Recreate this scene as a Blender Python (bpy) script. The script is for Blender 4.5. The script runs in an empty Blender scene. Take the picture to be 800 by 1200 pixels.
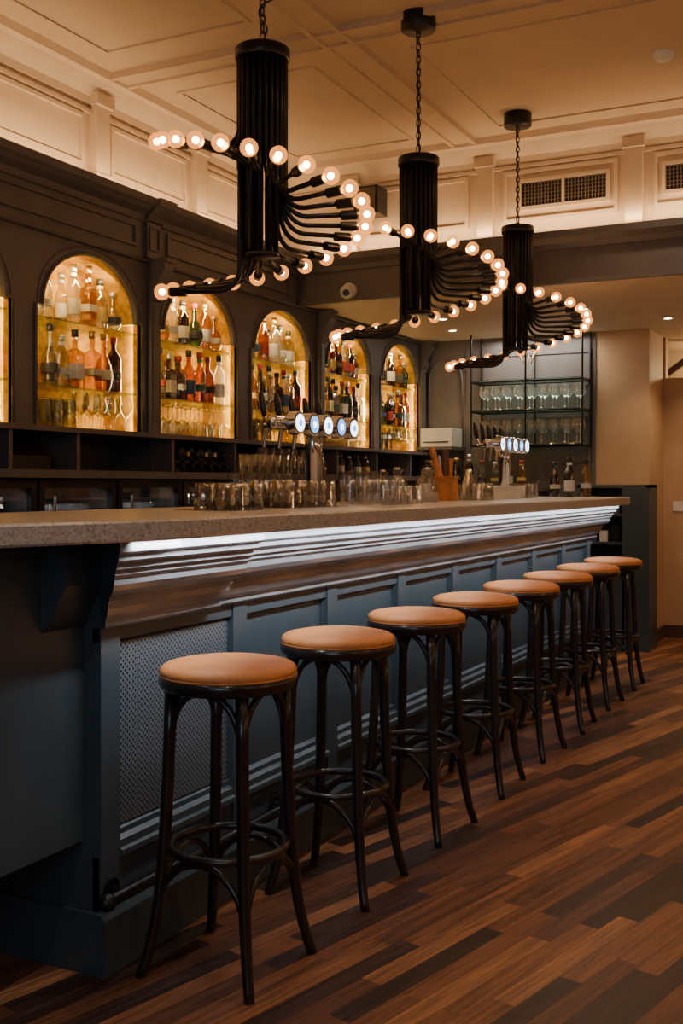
import bpy, math, random
from mathutils import Vector, Matrix
random.seed(23)
R=math.radians
scene=bpy.context.scene

# ---------------------------------------------------------------- materials
def nt(name):
    m=bpy.data.materials.new(name); m.use_nodes=True
    n=m.node_tree; n.nodes.clear()
    o=n.nodes.new('ShaderNodeOutputMaterial')
    return m,n,o
def pbr(name,col,rough=.5,metal=0,var=.12,scale=6,bump=.03,bscale=60,emit=None,es=0,coat=0,spec=.5):
    m,n,o=nt(name)
    b=n.nodes.new('ShaderNodeBsdfPrincipled')
    tc=n.nodes.new('ShaderNodeTexCoord')
    no=n.nodes.new('ShaderNodeTexNoise'); no.inputs['Scale'].default_value=scale; no.inputs['Detail'].default_value=4
    n.links.new(tc.outputs['Object'],no.inputs['Vector'])
    r=n.nodes.new('ShaderNodeValToRGB')
    c=col
    r.color_ramp.elements[0].position=.3; r.color_ramp.elements[1].position=.7
    r.color_ramp.elements[0].color=(c[0]*(1-var),c[1]*(1-var),c[2]*(1-var),1)
    r.color_ramp.elements[1].color=(min(1,c[0]*(1+var)),min(1,c[1]*(1+var)),min(1,c[2]*(1+var)),1)
    n.links.new(no.outputs['Fac'],r.inputs['Fac']); n.links.new(r.outputs['Color'],b.inputs['Base Color'])
    if bump:
        n2=n.nodes.new('ShaderNodeTexNoise'); n2.inputs['Scale'].default_value=bscale
        n.links.new(tc.outputs['Object'],n2.inputs['Vector'])
        bp=n.nodes.new('ShaderNodeBump'); bp.inputs['Strength'].default_value=bump; bp.inputs['Distance'].default_value=.02
        n.links.new(n2.outputs['Fac'],bp.inputs['Height']); n.links.new(bp.outputs['Normal'],b.inputs['Normal'])
    b.inputs['Roughness'].default_value=rough; b.inputs['Metallic'].default_value=metal
    b.inputs['Coat Weight'].default_value=coat; b.inputs['Specular IOR Level'].default_value=spec
    if emit:
        b.inputs['Emission Color'].default_value=(*emit,1); b.inputs['Emission Strength'].default_value=es
    n.links.new(b.outputs[0],o.inputs[0]); return m
def glass(name,tint=(1,1,1),gl=.12,rough=.03,body=0,bodycol=None,edge=.5,dark=.35):
    # thin-walled glass: transparent in the middle, darker and more reflective at grazing angles
    m,n,o=nt(name)
    t=n.nodes.new('ShaderNodeBsdfTransparent')
    g=n.nodes.new('ShaderNodeBsdfGlossy'); g.inputs['Roughness'].default_value=rough; g.inputs[0].default_value=(1,1,1,1)
    lw=n.nodes.new('ShaderNodeLayerWeight'); lw.inputs['Blend'].default_value=.25
    cm=n.nodes.new('ShaderNodeMix'); cm.data_type='RGBA'
    cm.inputs['A'].default_value=(*tint,1); cm.inputs['B'].default_value=(tint[0]*dark,tint[1]*dark,tint[2]*dark,1)
    n.links.new(lw.outputs['Facing'],cm.inputs['Factor']); n.links.new(cm.outputs['Result'],t.inputs[0])
    mth=n.nodes.new('ShaderNodeMath'); mth.operation='MULTIPLY_ADD'; mth.inputs[1].default_value=edge; mth.inputs[2].default_value=gl; mth.use_clamp=True
    mx=n.nodes.new('ShaderNodeMixShader')
    n.links.new(lw.outputs['Facing'],mth.inputs[0]); n.links.new(mth.outputs[0],mx.inputs[0])
    src=t
    if body:
        d=n.nodes.new('ShaderNodeBsdfTranslucent'); d.inputs[0].default_value=(*(bodycol or tint),1)
        m2=n.nodes.new('ShaderNodeMixShader'); m2.inputs[0].default_value=body
        n.links.new(t.outputs[0],m2.inputs[1]); n.links.new(d.outputs[0],m2.inputs[2]); src=m2
    n.links.new(src.outputs[0],mx.inputs[1]); n.links.new(g.outputs[0],mx.inputs[2])
    n.links.new(mx.outputs[0],o.inputs[0]); return m
def emis(name,col,s,trans=0):
    m,n,o=nt(name)
    e=n.nodes.new('ShaderNodeEmission'); e.inputs[0].default_value=(*col,1); e.inputs[1].default_value=s
    if trans:
        t=n.nodes.new('ShaderNodeBsdfTransparent'); mx=n.nodes.new('ShaderNodeMixShader'); mx.inputs[0].default_value=1-trans
        n.links.new(t.outputs[0],mx.inputs[1]); n.links.new(e.outputs[0],mx.inputs[2]); n.links.new(mx.outputs[0],o.inputs[0])
    else: n.links.new(e.outputs[0],o.inputs[0])
    return m
M_cream=pbr('cream_plaster',(.66,.52,.36),.6,var=.05)
M_ceil=pbr('ceiling_plaster',(.59,.46,.32),.7,var=.04)
M_paint=pbr('slate_paint',(.120,.108,.108),.42,var=.08)
M_barblue=pbr('bar_blue_paint',(.048,.068,.081),.42,var=.08)
M_mould=pbr('bar_moulding_paint',(.20,.205,.215),.26,var=.06)
M_dark=pbr('black_lacquer',(.014,.014,.015),.35)
M_steelblk=pbr('black_powdercoat',(.011,.010,.010),.36,metal=.2)
M_wood=pbr('dark_bentwood',(.018,.012,.010),.28,var=.3,coat=.3)
M_leather=pbr('tan_leather',(.66,.245,.075),.55,var=.12,scale=14,bump=.12,bscale=220)
M_chrome=pbr('chrome',(.75,.76,.78),.10,metal=1,bump=0)
M_white=pbr('white_plastic',(.75,.75,.72),.4)
M_tan=pbr('tan_wall_paint',(.55,.36,.21),.6,var=.05)
M_oak=pbr('orange_wood',(.50,.20,.06),.4,var=.3,scale=20)
M_base=pbr('baseboard_wood',(.10,.05,.03),.4)
M_glass=glass('clear_glass',(.96,.96,.95),.06,edge=.6,dark=.30)
M_nicheglass=glass('stem_glass',(.94,.94,.92),.04,edge=.45,dark=.12)
M_rackglass=glass('polished_glass',(.9,.9,.9),.15,edge=.85,body=.22,bodycol=(.85,.85,.85),dark=.6,rough=.08)
M_shelf=glass('shelf_glass',(.80,.92,.86),.10,dark=.6)
M_fridgeglass=glass('fridge_glass',(.7,.7,.7),.06,dark=.8,edge=.3)
G_clear=glass('bottle_clear',(.92,.93,.90),.05,body=.12,bodycol=(.75,.78,.76),dark=.24)
G_amber=glass('bottle_amber',(.62,.33,.11),.06,body=.05,bodycol=(.35,.13,.03),dark=.35)
G_honey=glass('bottle_honey',(.88,.66,.33),.06,body=.05,bodycol=(.55,.30,.08),dark=.35)
G_green=glass('bottle_green',(.28,.46,.22),.06,body=.15,bodycol=(.04,.16,.04))
G_dark=glass('bottle_dark',(.18,.09,.05),.07,body=.3,bodycol=(.04,.02,.015))
G_red=glass('bottle_red',(.55,.10,.06),.07,body=.25,bodycol=(.35,.03,.02))
L_cols=[pbr('label_'+n,c,.6,var=.05) for n,c in (('cream',(.55,.50,.38)),('white',(.62,.62,.62)),('black',(.03,.03,.03)),('red',(.28,.03,.02)),('blue',(.04,.09,.24)),('ochre',(.45,.32,.10)),('green',(.04,.13,.07)))]
LW=[L_cols[i] for i in (0,0,1,1,2,2,2,3,4,5,6)]
C_cols=[pbr('cap_'+n,c,.35,metal=mm) for n,c,mm in (('black',(.02,.02,.02),0),('gold',(.7,.5,.2),.9),('red',(.3,.03,.03),0),('silver',(.7,.7,.7),.9))]
M_bulb=emis('bulb_globe_glow',(1,.30,.045),2.4,trans=.5)
M_core=emis('bulb_filament_core',(1,.53,.22),125)
M_spot=emis('downlight_lens',(1,.85,.65),25)
M_badge=emis('tap_badge_light',(.75,.88,1),6)
M_badgeblue=emis('tap_badge_blue',(.15,.40,.9),2.5)
M_fillpane=emis('fill_window_pane',(.55,.70,1),.6)  # glowing pane of the added window behind the camera
M_shade=emis('fill_sconce_shade',(1,.6,.3),4)  # glow for the added fill sconces
M_vent=pbr('vent_metal',(.16,.12,.08),.5)
def m_gold():
    m,n,o=nt('gold_leaf'); b=n.nodes.new('ShaderNodeBsdfPrincipled'); tc=n.nodes.new('ShaderNodeTexCoord')
    v=n.nodes.new('ShaderNodeTexNoise'); v.inputs['Scale'].default_value=14; v.inputs['Detail'].default_value=8; v.inputs['Roughness'].default_value=.7
    n.links.new(tc.outputs['Object'],v.inputs['Vector'])
    r=n.nodes.new('ShaderNodeValToRGB'); r.color_ramp.elements[0].position=.35; r.color_ramp.elements[1].position=.68
    r.color_ramp.elements[0].color=(.36,.185,.012,1); r.color_ramp.elements[1].color=(.86,.52,.045,1)
    n.links.new(v.outputs['Fac'],r.inputs['Fac']); n.links.new(r.outputs[0],b.inputs['Base Color'])
    b.inputs['Metallic'].default_value=.3; b.inputs['Roughness'].default_value=.5; b.inputs['Specular IOR Level'].default_value=.2
    bp=n.nodes.new('ShaderNodeBump'); bp.inputs['Strength'].default_value=.2; n.links.new(v.outputs['Fac'],bp.inputs['Height']); n.links.new(bp.outputs[0],b.inputs['Normal'])
    n.links.new(b.outputs[0],o.inputs[0]); return m
M_gold=m_gold()
def m_stone():
    m,n,o=nt('speckled_stone'); b=n.nodes.new('ShaderNodeBsdfPrincipled'); tc=n.nodes.new('ShaderNodeTexCoord')
    v=n.nodes.new('ShaderNodeTexVoronoi'); v.inputs['Scale'].default_value=190
    n.links.new(tc.outputs['Object'],v.inputs['Vector'])
    sp=n.nodes.new('ShaderNodeSeparateColor'); n.links.new(v.outputs['Color'],sp.inputs[0])
    r=n.nodes.new('ShaderNodeValToRGB'); cr=r.color_ramp
    cr.elements[0].position=0; cr.elements[0].color=(.26,.23,.21,1); cr.elements[1].position=1; cr.elements[1].color=(.66,.61,.57,1)
    e=cr.elements.new(.2); e.color=(.45,.415,.385,1); e=cr.elements.new(.8); e.color=(.51,.475,.44,1)
    n.links.new(sp.outputs[0],r.inputs['Fac']); n.links.new(r.outputs[0],b.inputs['Base Color'])
    b.inputs['Roughness'].default_value=.30; n.links.new(b.outputs[0],o.inputs[0]); return m
M_stone=m_stone()
def mathnode(n):
    def mt(op,a,bb=None):
        q=n.nodes.new('ShaderNodeMath'); q.operation=op
        for i,x in enumerate((a,bb)):
            if x is None: continue
            if isinstance(x,(int,float)): q.inputs[i].default_value=x
            else: n.links.new(x,q.inputs[i])
        return q.outputs[0]
    return mt
def m_grill():
    m,n,o=nt('perforated_grille'); b=n.nodes.new('ShaderNodeBsdfPrincipled'); tc=n.nodes.new('ShaderNodeTexCoord')
    mp=n.nodes.new('ShaderNodeMapping'); mp.inputs['Rotation'].default_value=(0,R(45),0); mp.inputs['Scale'].default_value=(80,80,80)
    n.links.new(tc.outputs['Object'],mp.inputs['Vector'])
    s=n.nodes.new('ShaderNodeSeparateXYZ'); n.links.new(mp.outputs[0],s.inputs[0]); mt=mathnode(n)
    fx=mt('SUBTRACT',mt('FRACT',s.outputs['X']),.5); fz=mt('SUBTRACT',mt('FRACT',s.outputs['Z']),.5)
    d=mt('SQRT',mt('ADD',mt('MULTIPLY',fx,fx),mt('MULTIPLY',fz,fz)))
    k=mt('LESS_THAN',d,.31)
    mx=n.nodes.new('ShaderNodeMix'); mx.data_type='RGBA'
    mx.inputs['A'].default_value=(.125,.145,.16,1); mx.inputs['B'].default_value=(.006,.008,.010,1)
    n.links.new(k,mx.inputs['Factor']); n.links.new(mx.outputs['Result'],b.inputs['Base Color'])
    b.inputs['Roughness'].default_value=.4; n.links.new(b.outputs[0],o.inputs[0]); return m
M_grill=m_grill()
def m_floor():
    m,n,o=nt('plank_floor'); b=n.nodes.new('ShaderNodeBsdfPrincipled'); tc=n.nodes.new('ShaderNodeTexCoord')
    mp=n.nodes.new('ShaderNodeMapping'); mp.inputs['Rotation'].default_value=(0,0,R(14)); n.links.new(tc.outputs['Object'],mp.inputs['Vector'])
    s=n.nodes.new('ShaderNodeSeparateXYZ'); n.links.new(mp.outputs[0],s.inputs[0]); mt=mathnode(n)
    v=mt('DIVIDE',s.outputs['Y'],.064); row=mt('FLOOR',v)
    w=n.nodes.new('ShaderNodeTexWhiteNoise'); w.noise_dimensions='1D'; n.links.new(row,w.inputs['W'])
    u=mt('ADD',mt('DIVIDE',s.outputs['X'],.68),mt('MULTIPLY',w.outputs['Value'],7.3)); col=mt('FLOOR',u)
    cb=n.nodes.new('ShaderNodeCombineXYZ'); n.links.new(row,cb.inputs[0]); n.links.new(col,cb.inputs[1])
    w2=n.nodes.new('ShaderNodeTexWhiteNoise'); w2.noise_dimensions='3D'; n.links.new(cb.outputs[0],w2.inputs['Vector'])
    r=n.nodes.new('ShaderNodeValToRGB'); cr=r.color_ramp
    cr.elements[0].position=0; cr.elements[0].color=(.036,.017,.012,1)
    cr.elements[1].position=1; cr.elements[1].color=(.38,.165,.070,1)
    for p,c in ((.22,(.058,.025,.017)),(.32,(.11,.042,.021)),(.55,(.165,.062,.028)),(.8,(.25,.098,.042))):
        e=cr.elements.new(p); e.color=(*c,1)
    n.links.new(w2.outputs['Value'],r.inputs['Fac'])
    mg=n.nodes.new('ShaderNodeMapping'); mg.inputs['Scale'].default_value=(2.2,38,1); n.links.new(mp.outputs[0],mg.inputs['Vector'])
    av=n.nodes.new('ShaderNodeVectorMath'); av.operation='ADD'; n.links.new(mg.outputs[0],av.inputs[0])
    sc=n.nodes.new('ShaderNodeVectorMath'); sc.operation='SCALE'; sc.inputs['Scale'].default_value=9; n.links.new(w2.outputs['Color'],sc.inputs[0]); n.links.new(sc.outputs[0],av.inputs[1])
    g=n.nodes.new('ShaderNodeTexNoise'); g.inputs['Scale'].default_value=1.6; g.inputs['Detail'].default_value=6; g.inputs['Distortion'].default_value=.6
    n.links.new(av.outputs[0],g.inputs['Vector'])
    gr=n.nodes.new('ShaderNodeMapRange'); gr.inputs['From Min'].default_value=.3; gr.inputs['From Max'].default_value=.7; gr.inputs['To Min'].default_value=.5; gr.inputs['To Max'].default_value=1.4
    n.links.new(g.outputs['Fac'],gr.inputs['Value'])
    seam=mt('MAXIMUM',mt('LESS_THAN',mt('FRACT',v),.028),mt('LESS_THAN',mt('FRACT',u),.003))
    k=mt('MULTIPLY',gr.outputs[0],mt('SUBTRACT',1,mt('MULTIPLY',seam,.65)))
    vm=n.nodes.new('ShaderNodeVectorMath'); vm.operation='SCALE'; n.links.new(r.outputs[0],vm.inputs[0]); n.links.new(k,vm.inputs['Scale'])
    n.links.new(vm.outputs[0],b.inputs['Base Color'])
    rr=n.nodes.new('ShaderNodeMapRange'); rr.inputs['To Min'].default_value=.33; rr.inputs['To Max'].default_value=.52; n.links.new(g.outputs['Fac'],rr.inputs['Value']); n.links.new(rr.outputs[0],b.inputs['Roughness'])
    bp=n.nodes.new('ShaderNodeBump'); bp.inputs['Strength'].default_value=.15; bp.inputs['Distance'].default_value=.01; n.links.new(k,bp.inputs['Height']); n.links.new(bp.outputs[0],b.inputs['Normal'])
    n.links.new(b.outputs[0],o.inputs[0]); return m
M_floor=m_floor()

# ---------------------------------------------------------------- mesh builder
class MB:
    def __init__(s): s.v=[];s.f=[];s.m=[];s.sm=[];s.mats=[]
    def mi(s,mat):
        if mat not in s.mats: s.mats.append(mat)
        return s.mats.index(mat)
    def add(s,vs,fs,mat,smooth=False):
        o=len(s.v); k=s.mi(mat); s.v+= [tuple(p) for p in vs]
        for f in fs: s.f.append(tuple(i+o for i in f)); s.m.append(k); s.sm.append(smooth)
    def box(s,x0,x1,y0,y1,z0,z1,mat):
        v=[(x0,y0,z0),(x1,y0,z0),(x1,y1,z0),(x0,y1,z0),(x0,y0,z1),(x1,y0,z1),(x1,y1,z1),(x0,y1,z1)]
        s.add(v,[(0,3,2,1),(4,5,6,7),(0,1,5,4),(1,2,6,5),(2,3,7,6),(3,0,4,7)],mat)
    def lathe(s,prof,mat,c=(0,0,0),seg=20,M=None,smooth=True,rot=0):
        vs=[];fs=[]; n=len(prof)
        for j in range(seg):
            a=2*math.pi*j/seg+rot; ca,sa=math.cos(a),math.sin(a)
            for r,z in prof:
                p=Vector((r*ca,r*sa,z))
                if M is not None: p=M@p
                vs.append((p.x+c[0],p.y+c[1],p.z+c[2]))
        for j in range(seg):
            k=(j+1)%seg
            for i in range(n-1):
                if prof[i][0]<1e-6 and prof[i+1][0]<1e-6: continue
                if prof[i][0]<1e-6: fs.append((j*n+i,k*n+i+1,j*n+i+1))
                elif prof[i+1][0]<1e-6: fs.append((j*n+i,k*n+i,j*n+i+1))
                else: fs.append((j*n+i,k*n+i,k*n+i+1,j*n+i+1))
        s.add(vs,fs,mat,smooth)
    def cyl(s,p0,p1,r,mat,seg=16,r1=None,smooth=True):
        p0=Vector(p0);p1=Vector(p1);d=p1-p0;L=d.length
        M=d.to_track_quat('Z','Y').to_matrix()
        r1=r if r1 is None else r1
        s.lathe([(0,0),(r,0)],mat,p0,seg,M,False); s.lathe([(r,0),(r1,L)],mat,p0,seg,M,smooth); s.lathe([(r1,L),(0,L)],mat,p0,seg,M,False)
    def sphere(s,c,r,mat,seg=14,rings=8,sz=1,M=None):
        s.lathe([(max(0,r*math.sin(math.pi*i/rings)) if 0<i<rings else 0,-r*sz*math.cos(math.pi*i/rings)) for i in range(rings+1)],mat,c,seg,M)
    def tube(s,pts,r,mat,seg=8,closed=False,rs=None):
        P=[Vector(p) for p in pts]; n=len(P); vs=[];fs=[]
        T=[]
        for i in range(n):
            if closed: t=P[(i+1)%n]-P[i-1]
            else: t=P[min(i+1,n-1)]-P[max(i-1,0)]
            T.append(t.normalized())
        up=Vector((0,0,1)) if abs(T[0].z)<.9 else Vector((1,0,0))
        N=(up-T[0]*up.dot(T[0])).normalized()
        for i in range(n):
            N=(N-T[i]*N.dot(T[i])).normalized(); B=T[i].cross(N)
            rr=rs[i] if rs else r
            for j in range(seg):
                a=2*math.pi*j/seg; vs.append(P[i]+N*(rr*math.cos(a))+B*(rr*math.sin(a)))
        for i in range(n if closed else n-1):
            k=(i+1)%n
            for j in range(seg):
                l=(j+1)%seg; fs.append((i*seg+j,i*seg+l,k*seg+l,k*seg+j))
        if not closed:
            fs.append(tuple(range(seg))[::-1]); fs.append(tuple((n-1)*seg+j for j in range(seg)))
        s.add(vs,fs,mat,True)
    def prismX(s,poly,x0,x1,mat,capmat=None,sh0=None):
        n=len(poly); vs=[(x0+(sh0[i] if sh0 else 0),y,z) for i,(y,z) in enumerate(poly)]+[(x1,y,z) for y,z in poly]
        s.add(vs,[(i,(i+1)%n,n+(i+1)%n,n+i) for i in range(n)],mat)
        s.add(vs,[tuple(range(n))[::-1],tuple(range(n,2*n))],capmat or mat)
    def prismY(s,poly,y0,y1,mat):
        n=len(poly); vs=[(x,y0,z) for x,z in poly]+[(x,y1,z) for x,z in poly]
        s.add(vs,[(i,(i+1)%n,n+(i+1)%n,n+i) for i in range(n)]+[tuple(range(n)),tuple(range(n,2*n))],mat)
    def frameY(s,x0,x1,z0,z1,y,mat,w=.02,d=.012):
        s.box(x0,x1,y-d,y,z0,z0+w,mat); s.box(x0,x1,y-d,y,z1-w,z1,mat)
        s.box(x0,x0+w,y-d,y,z0+w,z1-w,mat); s.box(x1-w,x1,y-d,y,z0+w,z1-w,mat)
    def frameX(s,y0,y1,z0,z1,x,mat,w=.02,d=.012):
        s.box(x-d,x,y0,y1,z0,z0+w,mat); s.box(x-d,x,y0,y1,z1-w,z1,mat)
        s.box(x-d,x,y0,y0+w,z0+w,z1-w,mat); s.box(x-d,x,y1-w,y1,z0+w,z1-w,mat)
    def frameZ(s,x0,x1,y0,y1,z,mat,w=.02,d=.012):
        s.box(x0,x1,y0,y0+w,z-d,z,mat); s.box(x0,x1,y1-w,y1,z-d,z,mat)
        s.box(x0,x0+w,y0+w,y1-w,z-d,z,mat); s.box(x1-w,x1,y0+w,y1-w,z-d,z,mat)
    def mesh(s,name):
        me=bpy.data.meshes.new(name); me.from_pydata(s.v,[],s.f)
        for m in s.mats: me.materials.append(m)
        me.polygons.foreach_set('material_index',s.m); me.polygons.foreach_set('use_smooth',s.sm)
        import bmesh
        bm=bmesh.new(); bm.from_mesh(me); bmesh.ops.recalc_face_normals(bm,faces=bm.faces); bm.to_mesh(me); bm.free()
        me.update(); return me
    def obj(s,name,parent=None,bevel=0,loc=(0,0,0)):
        o=bpy.data.objects.new(name,s.mesh(name)); scene.collection.objects.link(o); o.location=loc
        if parent: o.parent=parent
        if bevel:
            b=o.modifiers.new('bevel','BEVEL'); b.width=bevel; b.segments=2; b.limit_method='ANGLE'; b.angle_limit=R(50)
        return o
def empty(name,loc=(0,0,0)):
    e=bpy.data.objects.new(name,None); e.empty_display_size=.1; scene.collection.objects.link(e); e.location=loc; return e
def area(name,loc,d,sx,sy,en,col,parent=None,up='Y',spread=None):
    l=bpy.data.lights.new(name,'AREA'); l.shape='RECTANGLE'; l.size=sx; l.size_y=sy; l.energy=en; l.color=col
    if spread: l.spread=spread
    o=bpy.data.objects.new(name,l); scene.collection.objects.link(o); o.location=loc
    z=-Vector(d).normalized(); x=Vector({'X':(1,0,0),'Y':(0,1,0),'Z':(0,0,1)}[up]); x=(x-z*x.dot(z)).normalized(); y=z.cross(x)
    o.rotation_euler=Matrix((x,y,z)).transposed().to_euler()
    if parent: o.parent=parent
    return o
def spot(name,loc,en,col,size=100,blend=.6,d=(0,0,-1),rad=.04,parent=None):
    l=bpy.data.lights.new(name,'SPOT'); l.energy=en; l.color=col; l.spot_size=R(size); l.spot_blend=blend; l.shadow_soft_size=rad
    o=bpy.data.objects.new(name,l); scene.collection.objects.link(o); o.location=loc
    o.rotation_euler=Vector(d).to_track_quat('-Z','Y').to_euler()
    if parent: o.parent=parent
    return o
WARM=(1,.63,.33); WARM2=(1,.72,.44); COOL=(.86,.93,1)

# ---------------------------------------------------------------- room shell
YL=3.95; YW=3.90; YR=-3.0; XB=-2.0; XE=9.4; XS=6.55; ZC=3.42; ZS=2.5; XC=8.775
def simple(name,*a):
    m=MB(); m.box(*a); return m.obj(name)
simple('floor',XB-.1,10.6,YR-.1,YL+.1,-.1,0,M_floor)
m=MB(); m.box(XB-.1,XS+.15,YR-.1,YL+.1,ZC,ZC+.1,M_ceil)
xr=[-1.9,-.06,2.30,4.66]; 
for x in xr[1:]:
    m.box(x-.07,x+.07,YR,3.75,ZC-.022,ZC,M_ceil); 
    for sx in (-.07,.07): m.box(x+sx-.012,x+sx+.012,YR,3.75,ZC-.035,ZC,M_ceil)
for y in (2.37,0.1,-2.1):
    m.box(XB,XS,y-.07,y+.07,ZC-.0215,ZC,M_ceil)
    for sy in (-.07,.07): m.box(XB,XS,y+sy-.012,y+sy+.012,ZC-.0345,ZC,M_ceil)
xc=[XB,-.06,2.30,4.66,6.6]; yc=[YR,-2.1,.1,2.37,3.75]
for i in range(4):
    for j in range(4):
        m.frameZ(xc[i]+.30,xc[i+1]-.30,yc[j]+.27,yc[j+1]-.27,ZC,M_ceil,.02,.009)
m.obj('ceiling')
simple('wall_left',XB-.1,10.6,YW,YL+.1,0,3.5,M_paint)
m=MB()
m.box(XB,XS+.03,3.75,YW,2.81,ZC,M_cream)
for x in (-.9,.03,.96,1.89,2.75,3.68,4.61,5.54,6.47):
    m.box(x-.055,x+.055,3.70,3.75,2.81,ZC-.1,M_cream); m.box(x-.07,x+.07,3.68,3.75,ZC-.16,ZC-.1,M_cream); m.box(x-.07,x+.07,3.685,3.75,2.81,2.9,M_cream)
    m.frameY(x+.11,x+.82,2.93,3.20,3.75,M_cream,.02,.016)
m.prismX([(3.75,ZC),(3.75,ZC-.16),(3.735,ZC-.16),(3.73,ZC-.12),(3.70,ZC-.09),(3.66,ZC-.05),(3.63,ZC-.04),(3.62,ZC)],XB,XS,M_cream)
m.box(XB,XS,3.73,3.75,3.215,3.235,M_cream)
m.obj('wall_left_upper')
simple('wall_right',XB-.1,10.6,YR-.1,YR,0,3.5,M_tan)
simple('wall_rear',XB-.1,XB,YR,YL,0,3.5,M_tan)
m=MB(); m.frameX(-.9,1.5,.9,2.7,XB+.05,M_white,.07,.05); m.box(XB,XB+.01,-.85,1.45,.95,2.65,M_fillpane); m.box(XB,XB+.05,.27,.33,.9,2.7,M_white); m.box(XB,XB+.04,-.85,1.45,1.95,2.0,M_white)  # invented window behind the camera, added to light the bar front
m.obj('fill_window_1')
area('window_fill',(XB+.07,.3,1.8),(1,.12,-.05),2.2,1.6,24,(.55,.78,1),up='Y')  # cool fill for the dark bar end and front panels
for i,x in enumerate((.6,2.8,5.0,7.2)):  # invented sconces on the unseen right wall, added as soft fill
    m=MB(); m.cyl((x,YR,1.95),(x,YR+.03,1.95),.05,M_steelblk,20); m.tube([(x,YR+.02,1.95),(x,YR+.08,1.93),(x,YR+.10,1.97)],.008,M_steelblk,8)
    m.lathe([(.045,0),(.075,.02),(.09,.09),(.075,.16),(.05,.17)],M_shade,(x,YR+.10,1.96),24)
    o=m.obj('fill_sconce')
    l=bpy.data.lights.new('fill_sconce_lamp','POINT'); l.energy=10; l.color=(1,.72,.46); l.shadow_soft_size=.06
    lo=bpy.data.objects.new('fill_sconce_lamp',l); scene.collection.objects.link(lo); lo.location=(x,YR+.26,2.0); lo.parent=o
m=MB(); m.box(8.8,8.95,2.1,YW,0,ZS,M_paint)
m.frameX(2.14,3.05,1.45,2.36,8.8,M_paint,.02,.012)
m.box(8.79,8.8,3.16,3.2,1.25,ZS,M_paint); m.box(8.79,8.8,2.1,2.13,1.25,ZS,M_paint)
pts=[(8.795,3.24,1.3)]+[(8.795,3.39+.15*math.cos(math.pi-t*math.pi/8),2.15+.2*math.sin(t*math.pi/8)) for t in range(9)]+[(8.795,3.54,1.3)]
m.tube(pts,.009,M_paint)
m.obj('wall_far')
m=MB(); m.box(8.8,XE+.05,1.68,2.1,0,ZS,M_tan); m.obj('wall_pier')
m=MB()
m.box(XE,XE+.12,YR,1.68,0,2.16,M_tan); m.box(XE,XE+.12,YR,.6,2.16,ZS,M_tan)
m.box(XE+.0,XE+.12,1.66,1.68,2.16,ZS,M_tan)
m.box(10.5,10.6,YR,YL,0,3.5,M_cream)
m.obj('wall_end')
m=MB(); m.box(XE-.02,XE,YR,1.68,0,.10,M_base); m.box(XE-.03,XE,YR,1.68,.0,.02,M_base); m.obj('baseboard_end')
m=MB(); m.box(8.78,XE,1.66,1.68,0,.10,M_base); m.obj('baseboard_pier')
m=MB()
m.prismX([(2.0,2.06),(2.0,2.0),(1.30,2.49),(1.38,2.499)],9.75,9.80,M_base)
m.box(9.75,9.80,1.95,2.0,0,2.1,M_base)
for i in range(9): m.box(9.80,10.4,1.95-.13*(i+1),1.95-.13*i,2.0+.05*i-.6,2.03+.05*i-.6,M_oak)
m.obj('staircase')
l=bpy.data.lights.new('stairwell_lamp','POINT'); l.energy=14; l.color=(1,.74,.40); l.shadow_soft_size=.05
lo=bpy.data.objects.new('stairwell_lamp',l); scene.collection.objects.link(lo); lo.location=(10.05,1.2,2.25)
m=MB(); m.box(XS+.02,10.6,YR,YW,ZS,ZS+.3,M_cream)
m.box(XS+.04,XS+.2,YR,YW,ZS+.3,ZC,M_cream)
m.box(XS,XS+.03,YR,3.598,ZS-.01,2.72,M_paint)
m.prismY([(XS,2.70),(XS-.02,2.70),(XS-.03,2.73),(XS-.07,2.76),(XS-.08,2.80),(XS+.06,2.80),(XS+.06,2.70)],YR,3.598,M_paint)
m.box(XS-.012,XS,YR,3.595,ZS-.01,ZS+.02,M_paint)
for y in (3.2,2.26,1.34,.42,-.5,-1.42,-2.34):
    m.box(XS-.01,XS+.04,y-.05,y+.05,2.8,ZC-.1,M_cream); m.box(XS-.025,XS+.04,y-.065,y+.065,ZC-.16,ZC-.1,M_cream)
    m.frameX(y-.82,y-.11,2.9,3.22,XS+.04,M_cream,.022,.018)
m.prismY([(XS+.04,ZC),(XS+.04,ZC-.16),(XS+.02,ZC-.16),(XS+.01,ZC-.12),(XS-.02,ZC-.09),(XS-.06,ZC-.05),(XS-.09,ZC-.04),(XS-.10,ZC)],YR,3.75,M_cream)
m.box(XS+.015,XS+.04,YR,3.75,3.235,3.255,M_cream)
m.obj('ceiling_soffit')
for k,(y0,y1) in enumerate(((1.50,2.04),(.62,1.17))):
    m=MB(); z0,z1=2.985,3.145; x=XS+.04
    m.box(x-.008,x,y0,y1,z0,z1,M_dark); m.frameX(y0-.015,y1+.015,z0-.015,z1+.015,x,M_cream,.022,.02)
    n=26
    for i in range(n):
        y=y0+(y1-y0)*(i+.5)/n; m.box(x-.016,x-.006,y-.003,y+.003,z0,z1,M_vent)
    for i in range(7):
        z=z0+(z1-z0)*(i+.5)/7; m.box(x-.013,x-.006,y0,y1,z-.002,z+.002,M_vent)
    m.box(x-.02,x-.006,(y0+y1)/2-.008,(y0+y1)/2+.008,z0,z1,M_cream)
    m.obj('air_vent')
area('cove_led_strip',(4.3,3.60,2.83),(0,.5,1),4.2,.03,14,WARM,up='X')
area('cove_led_strip',(6.50,.6,2.83),(.5,0,1),5.8,.03,17,WARM,up='Y')
dl=MB()
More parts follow.
